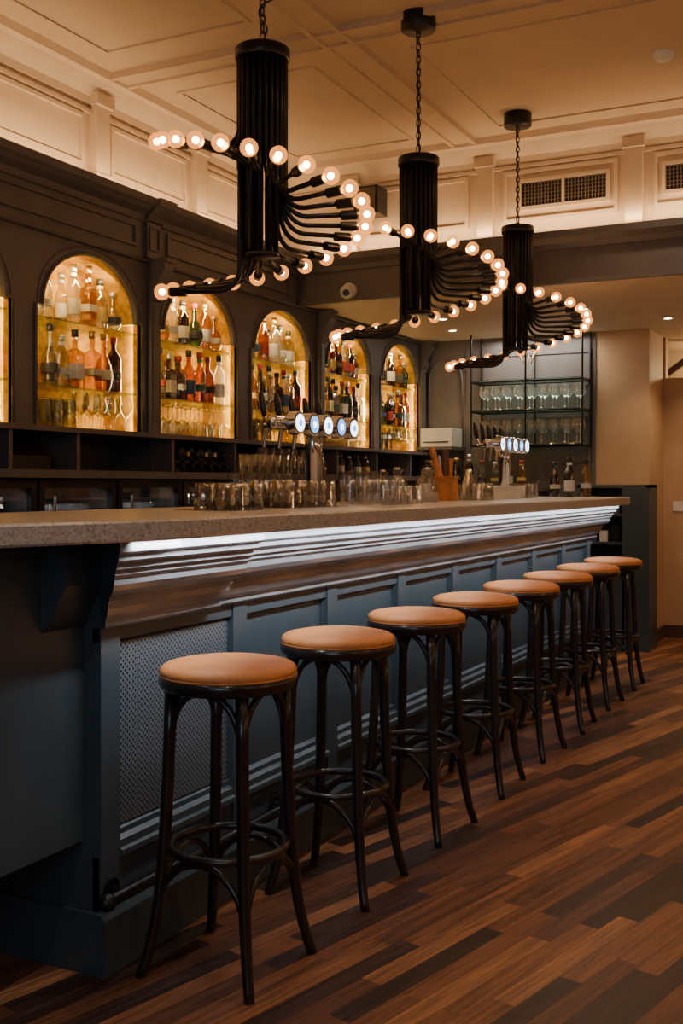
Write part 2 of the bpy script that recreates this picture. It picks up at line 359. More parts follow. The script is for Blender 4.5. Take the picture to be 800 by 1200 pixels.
for (x,y) in ((7.6,2.95),(8.3,1.45),(7.6,1.9),(8.2,3.1),(8.9,1.1)):
    dl.lathe([(0,-.003),(.03,-.003),(.033,-.006),(.045,-.006),(.047,0)],M_white,(x,y,ZS),20)
    dl.lathe([(0,-.005),(.027,-.005)],M_spot,(x,y,ZS),16)
    spot('soffit_spot_lamp',(x,y,ZS-.02),24,WARM2,115)
dl.obj('recessed_downlights')
dl=MB()
for (x,y) in ((1.2,.9),(3.0,.9),(4.9,.9),(6.1,.9),(1.2,-1.2),(3.4,-1.2),(5.6,-1.2),(8.9,-.6)):  # out-of-view spots added as general warm fill, one row towards the stools
    zc=ZC if x<6.5 else ZS
    dl.lathe([(0,-.003),(.03,-.003),(.033,-.006),(.045,-.006),(.047,0)],M_white,(x,y,zc),20)
    spot('ceiling_fill_spot',(x,y,zc-.03),33,WARM2,110)
dl.obj('fill_downlights')
m=MB(); m.lathe([(0,-.035),(.035,-.035),(.05,-.02),(.055,0)],M_white,(5.6,1.0,ZC),24); m.obj('smoke_detector')
m=MB()
m.cyl((XS,3.2,2.56),(XS-.03,3.2,2.56),.05,M_white,24); m.sphere((XS-.055,3.2,2.545),.045,M_white,20,12); m.cyl((XS-.08,3.19,2.535),(XS-.105,3.18,2.53),.022,M_dark,16)
m.obj('security_camera')
m=MB(); m.box(XS-.16,XS+.0,2.93,3.10,3.02,3.20,M_dark); m.box(XS-.17,XS-.158,2.945,3.085,3.035,3.185,M_vent); m.box(XS,XS+.04,2.99,3.04,3.08,3.14,M_dark); m.obj('wall_speaker',bevel=.006)

# ---------------------------------------------------------------- back bar cabinet
bb=MB(); tr=MB(); YF=3.6; ZB=1.54; ZTOP=2.49; ZSP=2.13
W=.83
nx=[2.03,3.005,3.98,4.955,5.93,6.93,7.90]
tr.box(1.6,XS,3.6,YW-.01,ZTOP,2.80,M_paint)
tr.prismX([(3.6,2.69),(3.585,2.69),(3.575,2.72),(3.54,2.745),(3.525,2.76),(3.50,2.765),(3.49,2.80),(3.60,2.80)],1.6,XS-.02,M_paint)
bb.prismX([(3.6,2.47),(3.575,2.475),(3.57,2.485),(3.6,2.49)],1.6,XC,M_paint)
segs=[(2.0,2.86),(3.02,4.78),(5.0,6.45)]
for a,b in segs: tr.frameY(a+.03,b-.03,2.545,2.665,3.6,M_paint,.016,.014)
def niche(x0):
    x1=x0+W; s=.045; n=20
    out=[(x0,ZSP),(x0+s,ZSP)]
    cx=(x0+x1)/2; hw=W/2-s
    for i in range(1,n): 
        a=math.pi-math.pi*i/n; out.append((cx+hw*math.cos(a),ZSP+.30*math.sin(a)))
    out+=[(x1-s,ZSP),(x1,ZSP)]
    vs=[];fs=[]
    for x,z in out: vs+=[(x,YF,z),(x,YF,ZTOP)]
    for i in range(len(out)-1): fs.append((2*i,2*i+2,2*i+3,2*i+1))
    bb.add(vs,fs,M_paint)
    full=[(x0,ZB)]+out+[(x1,ZB)]
    for ya,yb,mt in ((YF,YF+.03,M_paint),(YF+.03,3.86,M_gold)):
        vs=[];fs=[]
        for x,z in full: vs+=[(x,ya,z),(x,yb,z)]
        for i in range(len(full)-1): fs.append((2*i,2*i+1,2*i+3,2*i+2))
        bb.add(vs,fs,mt)
    bb.add([(x0,3.86,ZB),(x1,3.86,ZB),(x1,3.86,ZTOP),(x0,3.86,ZTOP)],[(0,1,2,3)],M_gold)
    bb.add([(x0,YF,ZB+.001),(x1,YF,ZB+.001),(x1,3.86,ZB+.001),(x0,3.86,ZB+.001)],[(0,1,2,3)],M_gold)
    bb.tube([(x,YF-.003,z) for x,z in full],.010,M_paint,6)
    bb.tube([(cx+(hw+.03)*math.cos(math.pi-math.pi*i/n),YF,ZSP+.02+.315*math.sin(math.pi-math.pi*i/n)) for i in range(n+1)],.006,M_paint,6)
    for z in (1.76,2.085):
        bb.box(x0+.003,x1-.003,YF+.035,3.855,z-.008,z,M_shelf)
        for xx in (x0+.02,x1-.02): bb.cyl((xx-.01,3.72,z-.014),(xx+.01,3.72,z-.014),.006,M_chrome,8)
for x0 in nx: niche(x0)
edges=[1.6]+[v for x in nx for v in (x,x+W)]+[XC]
for i in range(0,len(edges),2):
    a,b=edges[i],edges[i+1]
    if b-a>.005: bb.box(a,b,YF,YF+.028,ZB,ZTOP,M_paint)
for k,x in enumerate((2.93,4.883,6.845,8.735)):
    bb.box(x-.035,x+.035,YF-.035,YF,1.34,ZTOP,M_paint)
    bb.box(x-.02,x+.02,YF-.045,YF-.03,1.6,2.25,M_paint)
    bb.prismX([(3.565,2.26),(3.545,2.27),(3.53,2.30),(3.54,2.34),(3.50,2.40),(3.475,2.43),(3.475,2.47),(3.565,2.47)],x-.04,x+.04,M_paint)
    bb.box(x-.04,x+.04,3.46,3.57,2.47,2.49,M_paint)
    bb.box(x-.04,x+.04,3.55,3.57,2.24,2.26,M_paint)
    if x<6.5:
        tr.box(x-.06,x+.06,3.575,3.6,2.50,2.69,M_paint); tr.frameY(x-.045,x+.045,2.54,2.67,3.575,M_paint,.01,.01)
        tr.prismX([(3.585,2.69),(3.565,2.70),(3.55,2.72),(3.52,2.745),(3.505,2.76),(3.48,2.765),(3.47,2.803),(3.585,2.803)],x-.075,x+.075,M_paint)
bb.box(1.6,XC,3.42,3.6,1.515,1.54,M_paint)
bb.box(1.6,XC,3.6,3.86,1.515,1.538,M_paint)
bb.box(1.6,XC,3.85,3.87,1.30,1.54,M_paint)
bb.box(1.6,XC,3.24,3.86,1.30,1.335,M_paint)
for x in (2.0,2.95,3.65,4.1,4.87,5.5,6.2,6.84,7.5,8.15,8.76): bb.box(x-.012,x+.012,3.44,3.86,1.335,1.515,M_paint)
bb.box(1.6,XC,3.30,3.88,0,.35,M_paint); bb.box(5.9,XC,3.30,3.88,.35,1.30,M_paint)
for x in (5.95,6.65,7.35,8.05): bb.frameY(x,x+.62,.4,1.27,3.30,M_paint,.04,.012)
bb.box(8.3,XC,2.5,3.3,0,1.22,M_paint); bb.box(8.27,XC,2.47,3.3,1.22,1.25,M_paint)
cab=bb.obj('back_bar_cabinet'); tr.obj('trim_cornice')
LEDC=(1,.66,.26)
for x0 in nx[1:]:
    for sx,dx in ((x0+.012,.55),(x0+W-.012,-.55)):
        area('niche_led_strip',(sx,YF+.05,1.84),(dx,.8,0),.58,.012,3.9,LEDC,up='Z')
    area('niche_led_strip',(x0+W/2,YF+.04,2.34),(0,.8,-.35),.42,.012,4.6,LEDC,up='X')

# bottles ----------------------------------------------------------
def bottle(mb,x,y,z,h,r,g,lab,cap,shape=0):
    rn=.014 if r>.03 else .011; seg=16; sm=True; rot=0
    if shape==0: prof=[(0,0),(r*.95,0),(r,.01),(r,h*.60),(r*.88,h*.66),(rn*1.15,h*.76),(rn,h*.80),(rn,h*.90)]
    elif shape==1: prof=[(0,0),(r*.95,0),(r,.01),(r,h*.52),(r*.92,h*.60),(r*.55,h*.68),(rn,h*.74),(rn,h*.90)]
    elif shape==2: prof=[(0,0),(r*1.2,0),(r*1.2,h*.55),(r*1.05,h*.62),(rn,h*.68),(rn,h*.88)]; seg=4; sm=False; rot=math.pi/4+random.uniform(-.15,.15)
    else: prof=[(0,0),(r*.8,0),(r*1.1,h*.10),(r*1.2,h*.28),(r*1.0,h*.48),(rn*1.2,h*.62),(rn,h*.9)]
    mb.lathe(prof,g,(x,y,z+.001),seg,None,sm,rot)
    mb.lathe([(0,h*.88),(rn*1.35,h*.88),(rn*1.35,h),(0,h)],cap,(x,y,z),10)
    z0,z1=(.16,.42) if random.random()<.5 else (.24,.36)
    if shape==2:
        k=r*1.22; mb.lathe([(k,h*z0),(k,h*z1)],lab,(x,y,z),4,None,False,rot)
    elif shape<2:
        mb.lathe([(r*1.02,h*z0),(r*1.02,h*z1)],lab,(x,y,z),14)
        if random.random()<.5: mb.lathe([(rn*1.25,h*.80),(rn*1.25,h*.86)],lab,(x,y,z),10)
    else: mb.lathe([(r*1.22,h*.2),(r*1.23,h*.28),(r*1.16,h*.36)],lab,(x,y,z),14)
def tumbler(mb,x,y,z,h=.09,r=.038,up=True,r0=None,mat=None):
    r0=r0 or r*.85; t=.0025
    P=[(0,0),(r0,0),(r,h),(r-t,h),(r0-t,.01),(0,.01)]
    if not up: P=[(a,h-b) for a,b in P]
    mb.lathe(P,mat or M_glass,(x,y,z+.001),16)
def wine(mb,x,y,z,h=.19,r=.038,inv=False,mat=None):
    P=[(0,0),(r*.95,.001),(r*.3,.006),(.004,.015),(.004,h*.42),(r*.45,h*.48),(r*.95,h*.62),(r,h*.74),(r*.78,h)]
    if inv: P=[(a,h-b) for a,b in P]
    mb.lathe(P,mat or M_glass,(x,y,z+.001),16)
Gs=[G_clear,G_clear,G_clear,G_amber,G_honey,G_amber,G_dark,G_green,G_honey,G_dark]
NG=M_nicheglass
for k,x0 in enumerate(nx[1:]):
    mb=MB()
    for (z,hmax) in ((2.085,.30),(1.76,.305)):
        x=x0+(.10 if z>2 else .055); end=x0+W-(.09 if z>2 else .045)
        while x<end:
            if random.random()<.08: x+=.05; continue
            r=random.uniform(.034,.044)
            dx=abs(x-(x0+W/2)); lim=hmax if z<2 else min(.32,.335*math.sqrt(max(.05,1-(dx/.375)**2)))
            h=min(random.uniform(.26,.315),lim)
            if z>2: g=random.choice([G_clear,G_clear,G_clear,G_clear,G_clear,G_honey] if k==1 else Gs+([G_red] if k==2 else []))
            else: g=random.choice([G_amber,G_dark,G_dark,G_honey,G_honey,G_green,G_clear,G_dark] if k!=2 else Gs)
            bottle(mb,x,3.70+random.uniform(-.015,.01),z,h,r,g,random.choice(LW),random.choice(C_cols),random.choice([0,0,1,1,2,3]))
            if random.random()<.2: bottle(mb,x+.035,3.81,z,h*.92,.033,random.choice(Gs),random.choice(LW),random.choice(C_cols),random.choice([0,1]))
            x+=2*r+random.uniform(.012,.035)
    mb.obj('liquor_bottles')
    mb=MB(); x=x0+.055
    while x<x0+W-.04:
        if k%2==1 and x>x0+.36: wine(mb,x,3.67,ZB,.20,.041,False,NG); wine(mb,x+.02,3.78,ZB,.20,.041,False,NG)
        elif k%2==1: tumbler(mb,x,3.67,ZB,.155,.036,False,None,NG); tumbler(mb,x,3.77,ZB,.155,.036,False,None,NG)
        elif k==2 or k==4: wine(mb,x,3.67,ZB,.19,.040,True,NG); wine(mb,x+.02,3.78,ZB,.19,.040,True,NG)
        else:
            tumbler(mb,x,3.67,ZB,.095,.037,False,None,NG); tumbler(mb,x,3.67,ZB+.097,.085,.035,False,None,NG); wine(mb,x+.02,3.78,ZB,.19,.037,False,NG)
        x+=.090
    mb.obj('glassware_row')
for i in range(5):
    x0=3.12+.545*i; x1=x0+.53; mb=MB(); y0=3.30
    mb.box(x0,x1,y0+.03,3.84,.36,.40,M_dark); mb.box(x0,x1,y0+.03,3.84,1.26,1.295,M_dark); mb.box(x0,x0+.02,y0+.03,3.84,.4,1.26,M_dark); mb.box(x1-.02,x1,y0+.03,3.84,.4,1.26,M_dark); mb.box(x0,x1,3.8,3.84,.36,1.29,M_dark)
    mb.frameY(x0,x1,.36,1.29,y0+.03,M_dark,.035,.04)
    mb.box(x0+.035,x1-.035,y0+.005,y0+.011,.395,1.255,M_fridgeglass)
    mb.cyl((x0+.07,y0-.035,1.22),(x0+.07,y0-.035,.8),.008,M_chrome,8); mb.box(x0+.065,x0+.075,y0-.03,y0,1.2,1.21,M_dark)
    for z in (.66,.95): mb.box(x0+.02,x1-.02,y0+.08,3.8,z,z+.008,M_chrome)
    for z in (.405,.67,.96):
        for j in range(6):
            if i in (1,2) and z>.9: wine(mb,x0+.08+.075*j,y0+.13,z,.22,.034,False,M_rackglass)
            else: bottle(mb,x0+.08+.075*j,y0+.13,z,.26,.029,random.choice([G_dark,G_green,G_amber,G_clear]),random.choice(LW),random.choice(C_cols),1)
    f=mb.obj('bar_fridge')
    area('fridge_led',(x0+.26,y0+.06,1.25),(0,.4,-1),.4,.02,2.0,(.9,.95,1),up='X')
    if i==1:
        t=bpy.data.curves.new('fridge_lettering','FONT'); t.body='Al'; t.size=.085; t.extrude=.001; t.materials.append(M_white)
        to=bpy.data.objects.new('fridge_lettering',t); scene.collection.objects.link(to); to.location=(x0+.04,y0-.012,1.125); to.rotation_euler=(R(90),0,0); to.parent=f
mb=MB()
for i in range(7):
    x=5.0+.09*i
    mb.cyl((x,3.50,1.375),(x,3.78,1.375),.036,M_dark,12); mb.cyl((x,3.46,1.375),(x,3.50,1.375),.014,C_cols[0],10)
for i in range(6):
    x=5.045+.09*i
    mb.cyl((x,3.50,1.44),(x,3.78,1.44),.036,M_dark,12); mb.cyl((x,3.46,1.44),(x,3.50,1.44),.014,random.choice(C_cols),10)
mb.obj('stacked_wine_bottles')
mb=MB(); mb.box(3.70,3.98,3.5,3.75,1.336,1.40,M_dark); mb.prismX([(3.5,1.40),(3.56,1.47),(3.60,1.47),(3.62,1.40)],3.72,3.96,M_dark); mb.obj('receipt_printer',bevel=.004)
mb=MB()
for i in range(11): tumbler(mb,5.35+.095*i,3.30,1.335,.11,.036,False)
for i in range(8): wine(mb,5.72+.095*i,3.39,1.335,.16,.036,False)
for i in range(9): bottle(mb,6.3+.14*i,3.5,1.335,random.uniform(.14,.17),.03,random.choice(Gs),random.choice(LW),random.choice(C_cols),0)
mb.obj('counter_glassware')

# ---------------------------------------------------------------- bar
br=MB()
ZT=1.185; ZU=1.133; X0=2.26; X1=7.56
front=[(7.62,1.60),(7.60,1.58),(2.34,1.58)]
P0=Vector((2.34,1.58));P1=Vector((2.02,1.58));P2=Vector((1.86,1.72));P3=Vector((1.55,1.76))
for i in range(1,15):
    t=i/14; p=P0*(1-t)**3+P1*3*t*(1-t)**2+P2*3*t*t*(1-t)+P3*t**3; front.append((p.x,p.y))
out=front+[(1.0,1.76),(1.0,2.42),(7.62,2.42)]
def offset(poly,d):
    n=len(poly); r=[]
    for i in range(n):
        a=Vector(poly[i-1]);b=Vector(poly[i]);c=Vector(poly[(i+1)%n])
        e=((b-a).normalized()+(c-b).normalized()); e=e.normalized() if e.length>1e-6 else (c-b).normalized(); r.append(Vector((e.y,-e.x)))
    A=sum(poly[i-1][0]*poly[i][1]-poly[i][0]*poly[i-1][1] for i in range(n))
    sg=-1 if A>0 else 1
    return [(poly[i][0]+r[i].x*d*sg,poly[i][1]+r[i].y*d*sg) for i in range(n)]
rings=[(.006,ZU),(0,ZU+.006),(0,ZT-.006),(.006,ZT)]
vs=[];n=len(out)
for d,z in rings: vs+=[(x,y,z) for x,y in offset(out,d)]
fs=[]
for k in range(3):
    for i in range(n): fs.append((k*n+i,k*n+(i+1)%n,(k+1)*n+(i+1)%n,(k+1)*n+i))
fs+=[tuple(range(n)),tuple(range(3*n,4*n))]
br.add(vs,fs,M_stone)
br.box(X0,X1,1.85,2.36,0,ZU,M_barblue)
br.prismX([(1.849,.16),(1.812,.16),(1.80,.145),(1.80,.0),(1.849,0)],X0-.015,X1+.03,M_barblue)
br.box(X0-.015,X0-.0005,1.8495,2.36,0,.16,M_barblue)
br.box(X0+.001,X1,1.83,1.8495,.16,.30,M_barblue); br.box(X0+.001,X1,1.83,1.8495,.86,1.13,M_barblue)
x=2.301; pan=[]
while x<7.6:
    br.box(x-.04,x+.04,1.8235,1.8495,.161,.96,M_barblue); pan.append(x); x+=.642
for a,b in zip(pan[:-1],pan[1:]):
    x0=a+.04;x1=b-.04
    br.prismX([(1.85,.36),(1.838,.35),(1.838,.335),(1.825,.325),(1.825,.305),(1.815,.30),(1.815,.285),(1.85,.28)],x0,x1,M_barblue)
    br.prismX([(1.85,.85),(1.842,.855),(1.838,.87),(1.85,.88)],x0,x1,M_barblue)
    for xx,s in ((x0,1),(x1,-1)): br.box(min(xx,xx+s*.010),max(xx,xx+s*.010),1.842,1.85,.36,.85,M_barblue)
br.box(pan[0]+.04,pan[1]-.05,1.842,1.852,.36,.85,M_grill)
prof=[(1.86,1.132),(1.655,1.132),(1.655,1.108),(1.664,1.102),(1.672,1.100),(1.672,1.086),(1.680,1.080),(1.690,1.076),(1.690,1.064),(1.702,1.058),(1.702,1.048),(1.712,1.040),(1.716,1.022),(1.728,1.006),(1.745,.994),(1.765,.986),(1.765,.976),(1.775,.972),(1.778,.955),(1.790,.935),(1.806,.922),(1.806,.908),(1.815,.900),(1.86,.900)]
sh=[-.15*max(0,min(1,(1.82-y)/.17)) for y,z in prof]
br.prismX(prof,2.78,7.60,M_mould)
prof2=[(y-.016,z) for y,z in prof]; prof2[0]=(1.86,1.132); prof2[-1]=(1.86,.896)
br.prismX(prof2,2.25,2.78,M_mould,M_barblue,sh0=sh)
br.box(1.0,X0,1.88,1.92,.34,ZU,M_barblue); br.box(1.0,X0,1.92,2.3,.34,.38,M_barblue)
br.prismX([(1.80,ZU-.002),(1.80,1.02),(1.86,.92),(1.88,.90),(1.88,ZU-.002)],2.10,2.25,M_barblue)
br.box(1.0,1.06,1.92,2.36,0,ZU,M_barblue)
br.cyl((2.22,1.770,.21),(7.5,1.770,.21),.017,M_steelblk,14); br.sphere((2.22,1.770,.21),.024,M_steelblk)
for i in range(7):
    xx=2.30+.856*i; br.cyl((xx,1.770,.21),(xx,1.83,.21),.011,M_steelblk,10); br.cyl((xx,1.815,.21),(xx,1.825,.21),.03,M_steelblk,14)
bar=br.obj('bar_counter')
area('counter_led_strip',(4.95,1.618,1.127),(0,.75,-1),5.25,.012,19,COOL,up='X',spread=R(140))
area('counter_led_strip',(2.25,1.625,1.127),(0,.75,-1),.2,.012,.75,COOL,up='X',spread=R(140))
mb=MB(); xa=8.45
mb.box(xa,8.74,1.615,1.64,0,1.27,M_barblue); mb.box(xa,8.74,2.14,2.165,0,1.27,M_barblue); mb.box(xa,8.74,1.615,2.165,1.245,1.27,M_barblue); mb.box(8.74,8.77,1.615,2.165,0,1.27,M_barblue)
mb.box(xa,8.74,1.80,1.82,.6,1.245,M_barblue); mb.box(xa,8.74,1.64,1.80,0,1.245,M_barblue)
for z in (.6,.82,1.04): mb.box(xa,8.74,1.82,2.14,z-.01,z+.01,M_barblue)
mb.box(xa,8.74,1.82,2.14,0,.6,M_barblue)
for z in (.83,1.05):
    for i in range(3): mb.box(xa+.05,xa+.25,1.85+.09*i,1.91+.09*i,z,z+random.uniform(.08,.14),random.choice([M_dark,L_cols[4],M_white]))
mb.obj('side_cabinet')

# ---------------------------------------------------------------- stools
def stool_mesh():
    s=MB()
    def lr(z):
        K=[(0,.232),(.05,.214),(.12,.196),(.22,.180),(.32,.171),(.5,.161),(.745,.152)]
        for a,b in zip(K[:-1],K[1:]):
            if z<=b[0]: t=(z-a[0])/(b[0]-a[0]); return a[1]+(b[1]-a[1])*t
        return K[-1][1]
    for k in range(4):
        a=R(45+90*k); ca,sa=math.cos(a),math.sin(a)
        zs=[.0,.02,.05,.09,.14,.2,.28,.38,.5,.62,.745]
        s.tube([(lr(z)*ca,lr(z)*sa,z) for z in zs],.015,M_wood,12,rs=[.0135,.0138,.014,.0145,.015,.0155,.016,.0165,.0165,.0165,.0175])
        b=a+R(90); A=Vector((lr(.57)*.97*math.cos(a),lr(.57)*.97*math.sin(a),0)); B=Vector((lr(.57)*.97*math.cos(b),lr(.57)*.97*math.sin(b),0))
        pts=[]
        for i in range(17):
            t=i/16; u=math.sin(math.pi*t)
            tt=.5-.5*math.cos(math.pi*t); tt=tt*.6+t*.4
            p=A.lerp(B,tt); o=p.normalized()*(.012*u)
            pts.append((p.x+o.x,p.y+o.y,.565+.172*(u**.62)))
        s.tube(pts,.0095,M_wood,8)
        A2=Vector((lr(.13)*.97*math.cos(a),lr(.13)*.97*math.sin(a),0)); B2=Vector((lr(.13)*.97*math.cos(b),lr(.13)*.97*math.sin(b),0))
        pts=[]
        for i in range(17):
            t=i/16; u=math.sin(math.pi*t); tt=(.5-.5*math.cos(math.pi*t))*.5+t*.5; p=A2.lerp(B2,tt)
            pts.append((p.x,p.y,.15+.152*(u**.65)))
        s.tube(pts,.009,M_wood,8)
    s.tube([(.152*math.cos(2*math.pi*i/40),.152*math.sin(2*math.pi*i/40),.320) for i in range(40)],.0115,M_wood,10,closed=True)
    s.lathe([(0,.733),(.15,.733),(.172,.735),(.180,.742),(.184,.752),(.184,.764),(.180,.770),(.170,.772),(0,.772)],M_wood,(0,0,0),48)
    s.lathe([(.17,.765),(.179,.772),(.182,.781),(.178,.791),(.165,.799),(.135,.805),(.09,.808),(.04,.8095),(0,.810)],M_leather,(0,0,0),48)
    s.lathe([(.178,.768),(.1815,.7705),(.1815,.774),(.178,.776)],M_leather,(0,0,0),48)
    return s.mesh('bar_stool')
sm=stool_mesh()
for i in range(8):
    o=bpy.data.objects.new('bar_stool',sm); scene.collection.objects.link(o)
    o.location=(2.463+.646*i,1.562,0); o.rotation_euler=(0,0,R([0,2,-3,2,-2,3,-1,2][i]))

# ---------------------------------------------------------------- chandeliers
def chandelier(X,Y,a0,a1,RR=.375,ztop=2.76,cable=False,zo=0):
    e=empty('chandelier',(X,Y,0)); s=MB(); bl=MB()
    step=14.6; a=a0; arms=[]
    while a<=a1+.1: arms.append(a); a+=step
    ring=.080
    def path(phi,zb,R2):
        c,sn=math.cos(R(phi)),math.sin(R(phi)); br_=.075
        pts=[(ring*c,ring*sn,ztop-.02),(ring*c,ring*sn,(ztop+zb)/2),(ring*c,ring*sn,zb+br_)]
        for i in range(1,7):
            t=i/6*math.pi/2; r=ring+br_*(1-math.cos(t)); z=zb+br_*(1-math.sin(t)); pts.append((r*c,r*sn,z))
        pts.append((R2*c,R2*sn,zb+.004)); return pts
    for phi in arms:
        zb=2.43-(phi-131)/345*.49+zo; R2=RR-.075
        s.tube(path(phi,zb,R2),.0085,M_steelblk,8)
        d=Vector((math.cos(R(phi)),math.sin(R(phi)),.03)); c0=Vector((R2*d.x,R2*d.y,zb+.002))
        s.cyl(c0-d*.01,c0+d*.045,.0165,M_steelblk,14); s.cyl(c0+d*.045,c0+d*.052,.0145,C_cols[1],12)
        bc=c0+d*.077
        Mx=d.to_track_quat('Z','Y').to_matrix()
        bl.lathe([(.011,-.030),(.015,-.024),(.024,-.014),(.029,0),(.027,.012),(.018,.023),(0,.029)],M_bulb,bc,16,Mx)
        bl.sphere(bc,.0115,M_core,10,8)
    g=arms[-1]-360+step
    while g<arms[0]-8:
        c,sn=math.cos(R(g)),math.sin(R(g)); s.tube([(ring*c,ring*sn,ztop-.02),(ring*c,ring*sn,2.35)],.0085,M_steelblk,8); g+=step
    for i in range(9):
        c,sn=math.cos(R(i*40)),math.sin(R(i*40)); s.tube([(.05*c,.05*sn,ztop-.02),(.05*c,.05*sn,2.05)],.0085,M_steelblk,6)
    s.lathe([(0,2.05),(.058,2.05),(.058,2.062),(0,2.062)],M_steelblk,(0,0,0),24)
    s.lathe([(0,ztop-.035),(.092,ztop-.035),(.095,ztop-.03),(.095,ztop),(.088,ztop+.006),(.02,ztop+.012),(.012,ztop+.03),(0,ztop+.03)],M_steelblk,(0,0,0),36)
    s.lathe([(0,ZC-.09),(.012,ZC-.09),(.015,ZC-.075),(.075,ZC-.075),(.08,ZC-.07),(.08,ZC-.0),(0,ZC)],M_steelblk,(0,0,0),32)
    z=ztop+.03; k=0; L=.036
    while z<ZC-.095:
        pts=[]
        for i in range(16):
            t=2*math.pi*i/16; u=.0095*math.cos(t); w=(L/2+.003)*math.sin(t); w=max(-L/2,min(L/2,w*1.1))
            pts.append((u,0,z+L/2+w) if k%2 else (0,u,z+L/2+w))
        s.tube(pts,.0028,M_steelblk,6,closed=True); z+=L-.007; k+=1
    if cable:
        P=[Vector(p) for p in ((.0,.0,ztop+.03),(.015,-.01,ztop+.08),(.0,.012,ztop+.12),(-.012,-.004,ztop+.15),(.02,-.04,ztop+.18),(.05,-.085,ztop+.22),(.055,-.09,ztop+.34),(.02,-.04,ztop+.50),(.0,-.01,ZC-.08))]
        pts=[]
        for i in range(len(P)-1):
            p0=P[max(i-1,0)];p1=P[i];p2=P[i+1];p3=P[min(i+2,len(P)-1)]
            for j in range(5):
                t=j/5; pts.append(.5*((2*p1)+(p2-p0)*t+(2*p0-5*p1+4*p2-p3)*t*t+(3*p1-p0-3*p2+p3)*t**3))
        pts.append(P[-1]); s.tube(pts,.003,M_steelblk,6)
    else:
        s.tube([(.01,.0,ztop+.03),(.014,.006,ztop+.2),(-.012,.0,ztop+.4),(.0,.01,ZC-.08)],.0028,M_steelblk,6)
    s.obj('chandelier_frame',e); bl.obj('globe_bulbs',e)
chandelier(3.243,1.92,131,470,RR=.357,cable=True,zo=-.015)
chandelier(4.64,1.92,181,474,RR=.38)
chandelier(6.14,1.92,185,474,RR=.395)

# ---------------------------------------------------------------- things on the bar
def tap_tower(X,Y):
    s=MB(); z0=ZT; H=.345
    s.lathe([(0,0),(.075,0),(.075,.008),(.055,.02),(.040,.03),(.038,.04)],M_chrome,(X+.06,Y+.02,z0),28)
    s.tube([(X+.06,Y+.02,z0+.03),(X+.05,Y+.015,z0+.12),(X+.015,Y,z0+.23),(X-.02,Y-.01,z0+H-.01)],.038,M_chrome,18)
    s.cyl((X-.36,Y-.01,z0+H),(X+.30,Y-.01,z0+H),.030,M_chrome,18)
    s.sphere((X-.36,Y-.01,z0+H),.030,M_chrome); s.sphere((X+.30,Y-.01,z0+H),.030,M_chrome)
    for i in range(5):
        x=X-.24+.130*i
        s.cyl((x,Y-.03,z0+H),(x,Y-.070,z0+H),.050,M_chrome,28)
        s.cyl((x,Y-.070,z0+H),(x,Y-.072,z0+H),.043,M_dark,28)
        s.cyl((x,Y-.072,z0+H),(x,Y-.074,z0+H),.037,M_badge if i%2==0 else M_badgeblue,28)
        s.cyl((x,Y-.074,z0+H),(x,Y-.076,z0+H),.015,M_badgeblue if i%2==0 else M_badge,20)
        s.cyl((x,Y,z0+H),(x,Y+.10,z0+H-.01),.014,M_chrome,12)
        s.cyl((x,Y+.09,z0+H),(x,Y+.105,z0+H-.10),.011,M_chrome,12,.008)
        s.cyl((x,Y+.085,z0+H),(x,Y+.10,z0+H+.035),.008,M_chrome,10)
        s.tube([(x,Y+.10,z0+H+.03),(x,Y+.108,z0+H+.065),(x,Y+.116,z0+H+.115),(x,Y+.12,z0+H+.14)],.012,M_dark,12,rs=[.009,.016,.014,.008])
    s.obj('beer_tap_tower')
tap_tower(4.28,2.28); tap_tower(6.93,2.26)
def cluster(x0,x1,y0,y1,dx,h,r,up,name='tumbler_glasses',jit=.004,w=False):
    mb=MB(); x=x0
    while x<x1:
        y=y0
        while y<y1:
            xx,yy=x+random.uniform(-jit,jit),y+random.uniform(-jit,jit)
            if w: wine(mb,xx,yy,ZT,h,r,up)
            else: tumbler(mb,xx,yy,ZT,h,r,up)
            y+=dx
        x+=dx
    mb.obj(name)
cluster(3.04,3.24,1.94,2.08,.085,.09,.038,False)
cluster(3.48,3.88,1.98,2.12,.09,.10,.038,False)
cluster(3.55,3.95,2.22,2.26,.09,.13,.036,False,'stemmed_glasses',w=True)
cluster(4.28,4.70,2.02,2.12,.085,.105,.036,True)
cluster(4.15,4.5,1.85,1.9,.09,.08,.036,False)
cluster(4.62,4.80,2.2,2.35,.085,.15,.036,False,'stemmed_glasses',w=True)
mb=MB(); mb.box(3.0,3.26,1.89,2.12,ZT,ZT+.0009,M_dark); mb.box(3.43,3.93,1.93,2.15,ZT,ZT+.0009,M_dark); mb.obj('bar_mat')
def jar(x,y,h,r):
    s=MB(); s.lathe([(0,0),(r*.95,0),(r,.01),(r,h*.45),(r*.9,h*.6),(r*.45,h*.72),(r*.42,h*.85),(r*.62,h*.9),(r*.62,h*.93),(0,h*.93)],M_glass,(x,y,ZT),24)
    s.lathe([(0,.004),(r*.93,.004),(r*.95,h*.30),(0,h*.30)],L_cols[0],(x,y,ZT),20)
    s.lathe([(0,h*.93),(r*.3,h*.93),(r*.35,h*.98),(r*.2,h),(0,h)],M_chrome,(x,y,ZT),16); s.obj('glass_jar')
jar(4.90,2.14,.17,.052); jar(5.04,2.04,.17,.057); jar(5.02,2.27,.16,.045)
s=MB(); X,Y=5.40,2.08
s.box(X-.05,X+.05,Y-.05,Y+.05,ZT,ZT+.12,M_oak); s.box(X-.055,X+.055,Y-.055,Y+.055,ZT+.12,ZT+.13,M_oak)
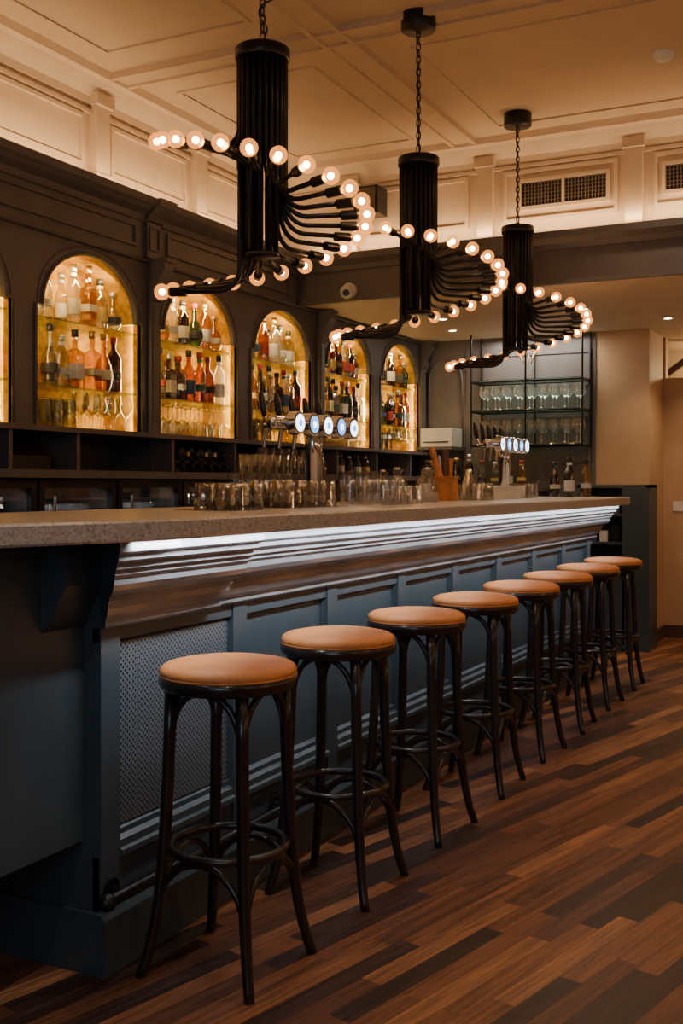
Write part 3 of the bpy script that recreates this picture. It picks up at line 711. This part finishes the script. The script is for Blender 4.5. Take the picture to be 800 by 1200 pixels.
s.cyl((X-.03,Y+.02,ZT+.12),(X-.05,Y+.06,ZT+.28),.020,M_oak,12,.016); s.cyl((X,Y,ZT+.12),(X-.01,Y,ZT+.27),.019,M_base,12); s.cyl((X+.02,Y-.02,ZT+.12),(X+.01,Y-.02,ZT+.22),.01,M_oak,10,.018)
s.cyl((X+.03,Y+.03,ZT+.12),(X+.03,Y+.05,ZT+.24),.008,M_chrome,8)
s.obj('wooden_bar_caddy')
s=MB()
for i in range(9): s.box(6.30,6.44,1.98,2.12,ZT+.009*i,ZT+.009*i+.008,M_white)
s.obj('napkin_stack')
s=MB(); s.lathe([(0,0),(.04,0),(.045,.08),(.03,.12),(.018,.15),(.018,.17),(0,.175)],M_chrome,(5.95,2.15,ZT),20); s.obj('cocktail_shaker')
s=MB()
for i in range(4): bottle(s,5.62+.1*i,2.28,ZT,.22,.033,[G_green,G_clear,G_dark,G_honey][i],L_cols[i%3],C_cols[i],i%2)
s.obj('mixer_bottles')
s=MB()
for i,(x,y,h,g) in enumerate(((7.22,1.90,.27,G_dark),(7.34,1.82,.26,G_honey),(7.30,2.02,.24,G_dark))):
    bottle(s,x,y,ZT,h,.034,g,L_cols[[1,1,0][i]],C_cols[0],0)
s.obj('spirit_bottles')
cluster(6.52,6.75,2.0,2.1,.09,.09,.036,False)
cluster(5.6,5.85,1.98,2.1,.09,.09,.036,False)
s=MB(); xa,xb=8.52,8.78; y0,y1=2.14,3.06
for y in (y0,y1,(y0+y1)/2+.0):
    for x in (xa,xb): s.cyl((x,y,1.58),(x,y,ZS),.008,M_steelblk,8)
for z in (1.60,1.88,2.12):
    s.box(xa-.01,xb,y0,y1,z-.008,z,M_shelf)
    for x in (xa,xb): s.cyl((x,y0,z-.014),(x,y1,z-.014),.007,M_steelblk,8)
    for y in (y0,y1): s.cyl((xa,y,z-.014),(xb,y,z-.014),.007,M_steelblk,8)
rack=s.obj('hanging_glass_rack')
s=MB()
for z in (1.60,1.88):
    y=y0+.055
    while y<y1-.03:
        for x in (xa+.05,xa+.15): wine(s,x,y,z,.195,.044,False,M_rackglass)
        y+=.096
s.obj('wine_glasses')
s=MB(); s.tube([(8.56,2.60+dx,2.34-abs(dz)) for dx,dz in ((.07,0),(.035,.09),(0,.0),(-.035,.09),(-.07,0))],.008,C_cols[1],6)
s.box(8.555,8.565,2.55,2.65,2.355,2.365,C_cols[1]); s.cyl((8.56,2.60,2.36),(8.56,2.60,2.5),.003,M_steelblk,6); s.obj('hanging_brass_ornament')
area('rack_fill',(8.62,2.6,2.47),(0,0,-1),.06,.8,10,(1,.9,.75),up='X')  # added area light without a fixture, brightens the rack glasses
s=MB(); s.box(8.45,8.79,3.20,3.52,1.56,1.585,M_paint); s.obj('wall_shelf')
s=MB(); s.box(8.50,8.74,3.22,3.50,1.586,1.74,M_white); s.box(8.495,8.50,3.25,3.47,1.62,1.63,M_dark); s.obj('till_printer',bevel=.01)
s=MB()
for i in range(6): bottle(s,8.42,2.6+.11*i,1.25,random.uniform(.2,.28),.035,random.choice(Gs),random.choice(LW),random.choice(C_cols),0)
s.obj('counter_wine_bottles')
s=MB(); s.box(XE-.008,XE,1.52,1.60,1.05,1.13,M_white); s.obj('light_switch')

# ---------------------------------------------------------------- world & camera
w=bpy.data.worlds.new('world'); scene.world=w; w.use_nodes=True
w.node_tree.nodes['Background'].inputs[0].default_value=(.05,.035,.02,1); w.node_tree.nodes['Background'].inputs[1].default_value=.3
cd=bpy.data.cameras.new('camera'); cam=bpy.data.objects.new('camera',cd); scene.collection.objects.link(cam)
cam.location=(0,0,1.27); cam.rotation_euler=(R(90),0,R(-63.5))
cd.sensor_fit='HORIZONTAL'; cd.sensor_width=24; cd.lens=38.5; cd.shift_y=-.04; cd.clip_start=.05
scene.camera=cam
